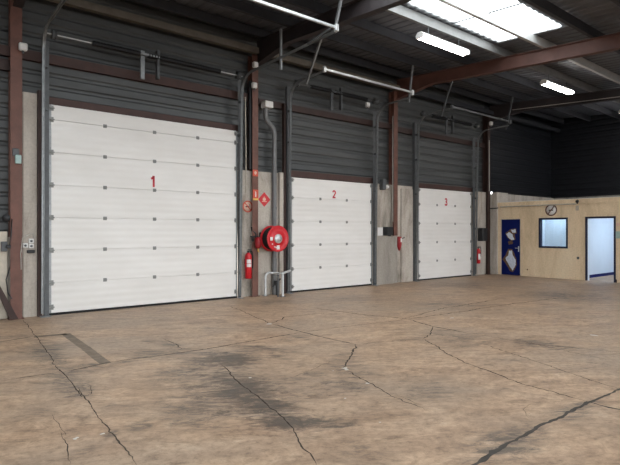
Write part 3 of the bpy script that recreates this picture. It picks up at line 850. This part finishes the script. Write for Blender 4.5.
MB().prism([(sx-.07, WY-.0065, sz-.06), (sx+.07, WY-.0065, sz-.06), (sx+.07, WY-.0065, sz-.045), (sx-.07, WY-.0065, sz-.045)], (0, -.002, 0)).build('strip', M['cream_sign'], t)
# cables on the pier
def cable(pts, r, mat, label, nm='cable'):
    return tag(MB().tube(pts, r, 7).build(nm, M[mat], origin=pts[0]), label, 'cable')
x = on_y(245.8, 220, WY-.02)[0]
cable([(x, WY-.015, 2.55), (x, WY-.015, 2.8), (x+.01, WY-.015, 3.1), (x, WY-.0, 4.9)], .014, 'timber', 'pale upright cable above the round faded no smoking sign')
x = on_y(250.2, 220, 10.69)[0]
cable([(x, 10.69, 3.13), (x, 10.69, 4.2), (x, 10.69, 5.3)], .048, 'black', 'thick black upright cable duct against the column between doors 1 and 2')
x = on_y(393.2, 130, 10.57)[0]
cable([(x, 10.588, 1.9), (x, 10.588, 4.2), (x, 10.588, 5.15)], .013, 'cable_white', 'thin pale cable up the column between doors 2 and 3')
x = on_y(489.6, 150, 10.57)[0]
cable([(x, 10.587, 3.1), (x, 10.587, 4.2), (x, 10.587, 5.0)], .014, 'cable_white', 'thin pale cable up the dark column beside the office')
yy = [9.6, 8.4, 7.2, 6.0, 4.8, 3.6, 2.4]
cable([(17.06, y, zp(y)-.29) for y in yy], .012, 'cable_white', 'long thin pale tube added for the lit lower edge of the dark distant roof beam', 'conduit')  # added tube painting the lit lower flange edge; no pipe runs here
# grey boxes on the columns
def junction(x, y, z, w, label, first=[None]):
    if first[0] is None:
        t = thing('junction_box', (x, y, z), label, 'junction box', 'pale boxes high on the steel columns')
        MB().bbox(x-w/2, y-.05, z-w/2, x+w/2, y+.05, z+w/2, .02).build('box', M['white'], t)
        MB().bbox(x-w*.36, y-.058, z-w*.36, x+w*.36, y-.05, z+w*.36, .005).build('lid', M['paper'], t)
        MB().tube([(x, y, z-w/2-.05), (x, y, z-w/2)], .02, 8).build('gland', M['galv_dark'], t)
        first[0] = t
    else: copy_thing(first[0], (x, y, z), label)
for px, py, lb in ((255.3, 65, 'pale box on the column between doors 1 and 2, upper of two'), (254.3, 85.5, 'pale box on the column between doors 1 and 2, lower of two'),
                   (23, 47, 'pale box on the column left of door 1'), (367.5, 105, 'pale box above the right side of door 2'), (491, 123.5, 'pale box high on the column beside the office')):
    x, z = on_y(px, py, 10.52); junction(x, 10.52, z, .14, lb)

# ------------------------------------------------------------------ pier between doors 2 and 3
x0, x1 = on_y(376.6, 240, 10.6)[0], on_y(396.8, 240, 10.6)[0]
m = MB(); n = 22; pts = []
for k in range(n):
    a = x0+(x1-x0)*k/n; w = (x1-x0)/n
    pts += [(a, 10.585), (a+w*.5, 10.585), (a+w*.55, 10.60), (a+w*.95, 10.60)]
pts += [(x1, 10.585), (x1, 10.70), (x0, 10.70)]
m.prism([(a, b, 0.0) for a, b in pts], (0, 0, 1.46))
tag(m.build('ribbed_panel', M['ribbed'], origin=(x0, 10.6, 0)), 'tall ribbed grey panel low on the wall between doors 2 and 3', 'panel')
x, z = on_y(389.5, 231, 10.56)
t = thing('control_box', (x, 10.56, z), 'dark grey control box on the pier right of door 2', 'control box')
MB().bbox(x-.13, 10.52, z-.125, x+.13, 10.719, z+.125, .015).build('case', M['black'], t)
MB().bbox(x-.11, 10.512, z-.105, x+.11, 10.52, z+.105, .006).build('lid', M['black'], t)
MB().bbox(x-.05, 10.53, z-.16, x+.05, 10.58, z-.12, .01).build('cable_gland', M['black'], t)
x, z = on_y(381.3, 231.4, WY)
tag(MB().bbox(x-.16, WY-.008, z-.125, x+.06, WY-.0005, z+.12, .002).build('paper_notice', M['paper'], origin=(x, WY, z)), 'pale sheet left of the dark control box', 'notice')
x, z = on_y(383.5, 184.5, 10.6)
t = thing('warning_lamp', (x, 10.6, z), 'dark box with a white bulb on top of the pier right of door 2', 'lamp')
MB().bbox(x-.08, 10.54, z-.16, x+.06, 10.70, z+.16, .015).build('case', M['galv_dark'], t)
MB().lathe((x+.12, 10.56, z-.12), (0, 0, 1), [(0, 0), (.01, .04), (.05, .06), (.09, .04), (.10, 0)], 16).build('bulb', M['white'], t)
MB().tube([(x+.05, 10.57, z-.1), (x+.12, 10.57, z-.02)], .012, 8).build('arm', M['galv_dark'], t)
x, z = on_y(399.5, 243, 10.6)
t = thing('fire_alarm_unit', (x, 10.62, z), 'small red wall unit with a white sticker left of door 3', 'alarm unit')
MB().bbox(x-.085, 10.56, z-.02, x+.085, 10.68, z+.2, .03).build('case', M['red_dark'], t)
MB().lathe((x+.01, 10.62, z-.24), (0, 0, 1), [(0, 0), (0, .025), (.10, .055), (.22, .085), (.26, .06), (.26, 0)], 18).build('horn', M['red_dark'], t)
MB().bbox(x+.0, 10.553, z+.03, x+.07, 10.56, z+.15, .003).build('sticker', M['paper'], t)
x, z = on_y(404.5, 238, WY-.055)
tag(MB().tube([(x, WY-.055, z+.02), (x-.06, WY-.06, z), (x-.14, WY-.06, z-.02)], .016, 8).build('wall_hook', M['black'], origin=(x, WY-.05, z)), 'small black hook beside the red unit left of door 3', 'hook')

# pier right of door 3
x, z = on_y(484, 234.5, 10.56)
t = thing('control_box', (x, 10.58, z), 'black control box on the column right of door 3', 'control box')
MB().bbox(x-.17, 10.50, z-.24, x+.14, 10.719, z+.24, .015).build('case', M['black'], t)
MB().bbox(x-.13, 10.49, z-.20, x+.10, 10.50, z+.20, .006).build('lid', M['black'], t)
x, z = on_y(491.3, 193, 10.66)
t = thing('emergency_light', (x, 10.6, z), 'small lit white lamp on the wall above the office corner', 'lamp')
MB().bbox(x-.05, 10.65, z-.05, x+.05, 10.719, z+.05, .012).build('case', M['white'], t)
MB().bbox(x-.038, 10.64, z-.038, x+.038, 10.65, z+.038, .004).build('lens', M['led'], t)

# ------------------------------------------------------------------ left pier and the corner beside it
def socket(px, py, label, w=.085, mk='white'):
    x, z = on_y(px, py, WY-.02)
    t = thing('wall_socket', (x, WY, z), label, 'socket', 'white sockets left of door 1')
    MB().bbox(x-w/2, WY-.045, z-w/2, x+w/2, WY+.0, z+w/2, .008).build('plate', M[mk], t)
    MB().lathe((x, WY-.046, z), (0, -1, 0), [(0, .022), (.003, .022), (.003, 0)], 14).build('outlet', M['galv_dark'], t)
socket(25.2, 245.5, 'white socket left of the stacked pair beside door 1'); socket(31.2, 241, 'upper of two stacked white sockets left of door 1'); socket(31.2, 246, 'lower of two stacked white sockets left of door 1')
x, z = on_y(31, 251.5, WY-.02)
tag(MB().bbox(x-.07, WY-.06, z-.03, x+.06, WY, z+.03, .01).build('plug', M['black'], origin=(x, WY, z)), 'black plug under the white sockets left of door 1', 'plug')
x, z = on_y(22.5, 238, 10.58); xb, zb = on_y(20.5, 272, 10.58); xc, zc = on_y(33, 233, WY-.02)
cable([(x-.02, 10.59, .9), (x-.03, 10.58, 1.2), (x, 10.58, z), (x+.12, 10.68, z+.06), (xc, WY-.02, zc), (xc+.03, WY-.02, zc-.15)], .008, 'cable_white', 'thin looping cable beside the white sockets')
x, z = on_y(18, 159.5, 10.59)
t = thing('switch_box', (x, 10.59, z), 'small pale teal box on the red-brown column left of door 1', 'box')
MB().bbox(x-.05, 10.54, z-.08, x+.05, 10.6, z+.08, .01).build('case', M['teal'], t)
MB().bbox(x-.09, 10.575, z+.06, x+.02, 10.6, z+.2, .008).build('bracket', M['galv_dark'], t)
# left of the column: pale board, dark lamp, socket and cable, brace
m = MB(); m.bbox(.55, 10.66, .02, 1.56, 10.72, 1.6, .01)
tag(m.build('pale_board', M['timber'], origin=(1.2, 10.7, 0)), 'pale board against the wall at the far left edge', 'board')
x, z = on_y(7.2, 218, 10.6)
t = thing('wall_lamp', (x, 10.6, z), 'round black fitting on the wall left of the leftmost column', 'fitting')
MB().lathe((x, 10.68, z), (-.2, -1, 0), [(0, 0), (0, .05), (.06, .07), (.09, .065), (.095, 0)], 20).build('body', M['black'], t)
MB().tube([(x-.02, 10.68, z-.03), (x-.1, 10.7, z-.07), (x-.18, 10.72, z-.08)], .012, 8).build('arm', M['black'], t)
x, z = on_y(4, 246.5, 10.64)
t = thing('outlet_box', (x, 10.64, z), 'dark outlet box with a hanging cable at the far left edge', 'outlet box')
MB().bbox(x-.05, 10.60, z-.09, x+.05, 10.66, z+.09, .01).build('case', M['galv_dark'], t)
MB().bbox(x+.02, 10.55, z-.03, x+.1, 10.6, z+.03, .01).build('plug', M['black'], t)
MB().tube([(x+.08, 10.58, z), (x+.12, 10.6, z+.5), (x+.1, 10.62, z-.35), (x+.03, 10.62, z-.6), (x+.06, 10.6, z-.85), (x+.12, 10.59, z-.95)], .01, 8).build('cable', M['black'], t)
p0 = on_y(-6, 284, 10.5); p1 = on_y(9.5, 313, 10.56)
tag(MB().prism([(p0[0], 10.5, p0[1]), (p1[0], 10.5, 0.02), (p1[0]+.13, 10.5, 0.02), (p0[0], 10.5, p0[1]+.16)], (0, .08, 0)).build('diagonal_brace', M['brown_dark'], origin=(p1[0], 10.5, 0)),
    'dark brown diagonal brace at the foot of the leftmost column', 'brace')

# ------------------------------------------------------------------ office
OT = 2.66; TH_ = .14; OB = 9.0
DYS = (9.53, 10.30)          # blue door
WYS, WZS = (7.86, 8.86), (1.03, 2.07)
PYS = (6.39, 7.30)           # doorway
m = MB(); X0, X1 = OX, OX+TH_
def seg(y0, y1, z0, z1): m.box(X0, y0, z0, X1, y1, z1)
seg(DYS[1], 10.42, 0, OT); seg(DYS[0], DYS[1], 2.06, OT); seg(WYS[1], DYS[0], 0, OT)
seg(*WYS, 0, WZS[0]); seg(*WYS, WZS[1], OT); seg(PYS[1], WYS[0], 0, OT); seg(*PYS, 2.08, OT); seg(2.5, PYS[0], 0, OT)
wo = tag(m.build('wall_office', M['office']), 'cream front wall of the small office in the corner', 'wall', kind=ST_)
MB().box(OX-.03, 2.5, OT-.13, OX, 10.42, OT+.02).build('top_band', M['office'], wo)
m = MB()
m.box(X1, 2.5, OT, XE, WY, OT+.04)
tag(m.build('ceiling_office', M['int_white']), 'white ceiling of the small office', 'ceiling', kind=ST_)
m = MB()
m.box(X1, 9.30, 0, 21.4, 9.36, OT)        # between closet and room
m.box(18.85, 7.70, 0, 18.91, 9.30, OT)     # back of the room
m.box(X1+.01, 7.62, 0, 22.3, 7.70, OT)    # between room and passage
m.box(22.3, 2.5, 0, 22.38, 7.7, OT)       # back of passage
m.box(X1, 2.5, 0, 22.3, 2.58, OT)
tag(m.build('wall_office_inner', M['int_white']), 'white inner walls of the office seen through its window and doorway', 'wall', kind=ST_)
MB().box(X1+.02, 7.60, 0, 22.3, 7.62, .10).build('baseboard_office', M['blue'])
tag(bpy.data.objects['baseboard_office'], 'blue skirting along the white wall inside the doorway', 'skirting', kind=ST_)
# unseen glowing panels added to give the office its bluish daylight
for i, (a, b, lb) in enumerate(((18.27, 8.5, 'unseen glowing panel added to light the office room behind the window'), (19.6, 6.0, 'unseen glowing panel added to light the passage behind the doorway'))):
    t = thing('office_fill_panel', (a, b, OT-.05), lb, 'added light panel', 'added light panels inside the office')
    MB().bbox(a-.62, b-.32, OT-.06, a+.62, b+.32, OT-.001, .01).build('frame', M['white'], t)
    MB().bbox(a-.58, b-.28, OT-.066, a+.58, b+.28, OT-.06, .002).build('fill_panel_glow', M['office_fill' if i else 'office_fill_dim'], t)
# window
def framed(nm, y0, y1, z0, z1, w, mat, depth0, depth1, sill=True):
    m = MB()
    m.bbox(depth0, y0, z0, depth1, y0+w, z1, .006); m.bbox(depth0, y1-w, z0, depth1, y1, z1, .006); m.bbox(depth0, y0+w, z1-w, depth1, y1-w, z1, .006)
    if sill: m.bbox(depth0, y0+w, z0, depth1, y1-w, z0+w, .006)
    return m
wn = tag(framed('window', *WYS, *WZS, .06, 'navy', OX-.015, OX+TH_+.01).build('window_office', M['navy']), 'square office window with a dark navy frame', 'window', kind=ST_)
MB().box(OX+.06, WYS[0]+.06, WZS[0]+.06, OX+.066, WYS[1]-.06, WZS[1]-.06).build('pane', M['glass'], wn)
# blue door
m = MB(); m.bbox(OX+.01, DYS[0]+.018, .01, OX+.05, DYS[1]-.018, 2.042, .004)
bd = thing('door_4', (OX, (DYS[0]+DYS[1])/2, 0), 'deep blue office door with torn white patches', 'door', kind=ST_)
m.build('leaf', M['blue'], bd)
framed('f', *DYS, 0, 2.06, .018, 'office', OX-.012, OX+TH_, False).build('frame', M['timber'], bd)
def patch(pts, mat, d0, d1, nm, jit=0):
    P = []
    for a, b in pts:
        y, z = on_x(495+a/4.9, 190+b/4.9, OX)
        P.append((y, z))
    Q = []
    for (a, b), (c, d) in zip(P, P[1:]+P[:1]):
        for k in range(5):
            t = k/5; Q.append((a+(c-a)*t+random.uniform(-1, 1)*.009, b+(d-b)*t+random.uniform(-1, 1)*.009))
    MB().prism([(OX+.01-d0, a, b) for a, b in Q], (-(d1-d0), 0, 0)).build(nm, M[mat], bd)
patch([(51, 212), (66, 200), (74, 192), (103, 188), (106, 212), (96, 217), (99, 243), (80, 250), (60, 234)], 'torn_brown', .0, .002, 'torn_edge')
patch([(54, 215), (68, 206), (84, 216), (92, 236), (94, 243), (80, 245), (64, 232)], 'torn_white', .002, .004, 'torn_patch')
patch([(78, 196), (101, 191), (102, 209), (86, 210)], 'torn_white', .002, .004, 'torn_patch')
patch([(64, 252), (78, 248), (88, 256), (84, 266), (66, 268)], 'torn_brown', .0, .002, 'torn_edge')
patch([(64, 288), (82, 290), (92, 306), (104, 338), (106, 366), (90, 402), (72, 398), (56, 366), (36, 340), (52, 316)], 'torn_brown', .0, .002, 'torn_edge')
patch([(68, 298), (82, 296), (86, 318), (100, 342), (101, 366), (86, 394), (76, 380), (62, 358), (50, 334), (64, 320)], 'torn_white', .002, .004, 'torn_patch')
hy, hz = on_x(518.6, 249, OX)
m = MB(); m.bbox(OX-.002, hy-.02, hz-.1, OX+.01, hy+.02, hz+.1, .004); m.tube([(OX-.002, hy, hz+.03), (OX-.05, hy, hz+.03), (OX-.05, hy+.11, hz+.03)], .009, 8); m.build('handle', M['galv_bright'], bd)
# doorway frame
t = thing('door_5', (OX, sum(PYS)/2, 0), 'open doorway with a dark blue frame in the office front', 'doorway', kind=ST_)
framed('f', *PYS, 0, 2.08, .055, 'navy', OX-.018, OX+.05, False).build('frame', M['navy'], t)
framed('f', PYS[0]+.012, PYS[1]-.012, 0, 2.068, .05, 'int', OX+.05, OX+TH_+.02, False).build('lining', M['int_white'], t)
MB().bbox(OX-.02, PYS[0]-.035, 0, OX, PYS[0]+.0, .10, .006).build('foot_guard', M['brown_dark'], t)
# no smoking sign, cable trunking, camera and small things on the office front
sy, sz = on_x(551.2, 210, OX-.002)
disc_sign('no_smoking_sign', OX-.031 if sz > OT-.13 else OX-.001, sy, sz, .205, 'round red and white no smoking sign above the office window', 'x', 'brown', 'paper', 'brown', 'black')
ya, za = on_x(501, 206.5, OX-.05); yb, zb = on_x(576.5, 203.8, OX-.05)
t = thing('cable_conduit', (OX-.05, yb, za), 'long cream pipe along the top of the office front', 'conduit')
MB().tube([(OX-.05, 10.30, zb), (OX-.05, yb, zb)], .022, 10).build('pipe', M['timber'], t)
for k in range(5):
    y = yb+.1+k*.6
    MB().bbox(OX-.07, y-.015, zb-.035, OX-.025, y+.015, zb+.03, .004).build('clip', M['timber'], t)
y, z = on_x(577.3, 201, OX-.06)
t = thing('security_camera', (OX-.06, y, z), 'small black camera at the end of the cream pipe', 'camera')
MB().lathe((OX-.03, y, z), (-1, 0, -.3), [(0, 0), (0, .05), (.06, .05), (.09, .035), (.10, 0)], 18).build('body', M['black'], t)
MB().tube([(OX-.03, y, z), (OX-.05, y, z-.09)], .02, 8).build('arm', M['black'], t)
y, z = on_x(577.5, 208, OX-.01)
tag(MB().bbox(OX-.05, y-.045, z-.08, OX-.03 if z > OT-.13 else OX, y+.045, z+.08, .008).build('junction_box', M['timber'], origin=(OX, y, z)), 'small beige box under the black camera', 'junction box')
y, z = on_x(578.2, 258, OX)
tag(MB().bbox(OX-.03, y-.035, z-.04, OX, y+.035, z+.04, .006).build('wall_socket', M['galv_dark'], origin=(OX, y, z)), 'small grey socket low between the office window and doorway', 'socket')
y, z = on_x(527.5, 269.5, OX)
tag(MB().bbox(OX-.02, y-.02, z-.025, OX, y+.02, z+.025, .005).build('wall_socket', M['brown'], origin=(OX, y, z)), 'tiny brown socket low beside the blue door', 'socket')
y, z = on_x(618.5, 234.5, OX)
tag(MB().bbox(OX-.012, y-.1, z-.12, OX, y+.09, z+.1, .003).build('wall_notice', M['teal'], origin=(OX, y, z)), 'grey-green notice right of the doorway, lower of two', 'notice')
y, z = on_x(618.5, 224.5, OX)
tag(MB().bbox(OX-.012, y-.09, z-.05, OX, y+.06, z+.05, .003).build('wall_notice', M['cream_sign'], origin=(OX, y, z)), 'small pale notice right of the doorway, upper of two', 'notice')
# dark pipe from the office corner to the column
a = on_y(489.5, 208, 10.5); 
tag(MB().tube([(17.4, 10.68, a[1]), (17.4, 10.42, a[1]), (17.42, 10.36, a[1]+.01)], .02, 8).build('short_pipe', M['black'], origin=(17.4, 10.5, a[1])), 'short dark pipe from the column to the office corner', 'pipe')
x, z = on_y(478, 242, WY-.002)

# ------------------------------------------------------------------ fluorescent fittings
def fitting(x, y, z, label, first=[None]):
    if first[0] is not None: return copy_thing(first[0], (x, y, z), label)
    t = thing('fluorescent_light', (x, y, z), label, 'ceiling light', 'fluorescent fittings under the roof')
    Ln = 1.72
    MB().prism([(x, y-.11, z), (x, y+.11, z), (x, y+.05, z+.07), (x, y-.05, z+.07)], (Ln, 0, 0)).build('housing', M['white'], t)
    for s in (-1, 1):
        MB().tube([(x+.04, y+s*.06, z-.03), (x+Ln-.04, y+s*.06, z-.03)], .03, 10).build('tube', M['tube'], t)
    for a in (0, Ln-.04):
        MB().bbox(x+a, y-.1, z-.06, x+a+.04, y+.1, z, .006).build('end_cap', M['white'], t)
    for a in (.3, Ln-.3):
        MB().tube([(x+a, y, z+.07), (x+a, y, zp(y)+.004)], .008, 6).build('rod', M['galv_dark'], t)
    first[0] = t
    return t
fitting(8.66, 6.99, 5.79, 'lit twin tube light under the roof light, largest of the three')
fitting(14.06, 6.99, 5.79, 'lit twin tube light beyond the red-brown roof beam')
fitting(19.62, 6.99, 5.79, 'lit twin tube light at the far right above the office')

# ------------------------------------------------------------------ daylight
w = bpy.data.worlds.new('World'); SC.world = w; w.use_nodes = True
bg = w.node_tree.nodes['Background']; bg.inputs['Color'].default_value = (.93, .97, 1, 1); bg.inputs['Strength'].default_value = 3.0
def portal(loc, rot, sx, sy):
    l = bpy.data.lights.new('portal', 'AREA'); l.shape = 'RECTANGLE'; l.size = sx; l.size_y = sy; l.cycles.is_portal = True
    o = bpy.data.objects.new('portal', l); C.objects.link(o); o.location = loc; o.rotation_euler = rot
tilt = math.atan(.07)
for a, b in BAYS:
    y = sum(SKY)/2; portal(((a+b)/2, y, zr(y)+.12), (tilt, 0, 0), b-a, SKY[1]-SKY[0])
for a, b in BAYS2:
    portal(((a+b)/2, .3, zr(.3)+.12), (tilt, 0, 0), b-a, 1.8)
portal((6.2, -12.3, 2.4), (math.radians(90), 0, 0), 32, 4.8)

# ------------------------------------------------------------------ camera
cam = bpy.data.cameras.new('Camera'); co = bpy.data.objects.new('Camera', cam); C.objects.link(co)
cam.sensor_width = 36; cam.lens = 36*F/620; cam.shift_y = -1/620
co.location = (0, 0, EYE)
co.rotation_euler = (math.pi/2, 0, math.atan2(-CT, ST))
cam.clip_end = 200
SC.camera = co
for o in C.objects:
    if '_o' in o: del o['_o']
k = 0
for o in sorted([o for o in C.objects if o.name.startswith('window_1')], key=lambda q: q.name):
    o.name = 'window_tmp'
for o in [o for o in C.objects if o.name.startswith('window_tmp')]:
    k += 1; o.name = 'window_%d' % k
vs = SC.view_settings
SC.display_settings.display_device = 'sRGB'
vs.view_transform = 'Standard'; vs.look = 'None'; vs.exposure = 1.25; vs.gamma = 1; vs.use_curve_mapping = False
SC.cycles.use_denoising = True
SC.cycles.max_bounces = 8; SC.cycles.transparent_max_bounces = 12
SC.cycles.sample_clamp_indirect = 8
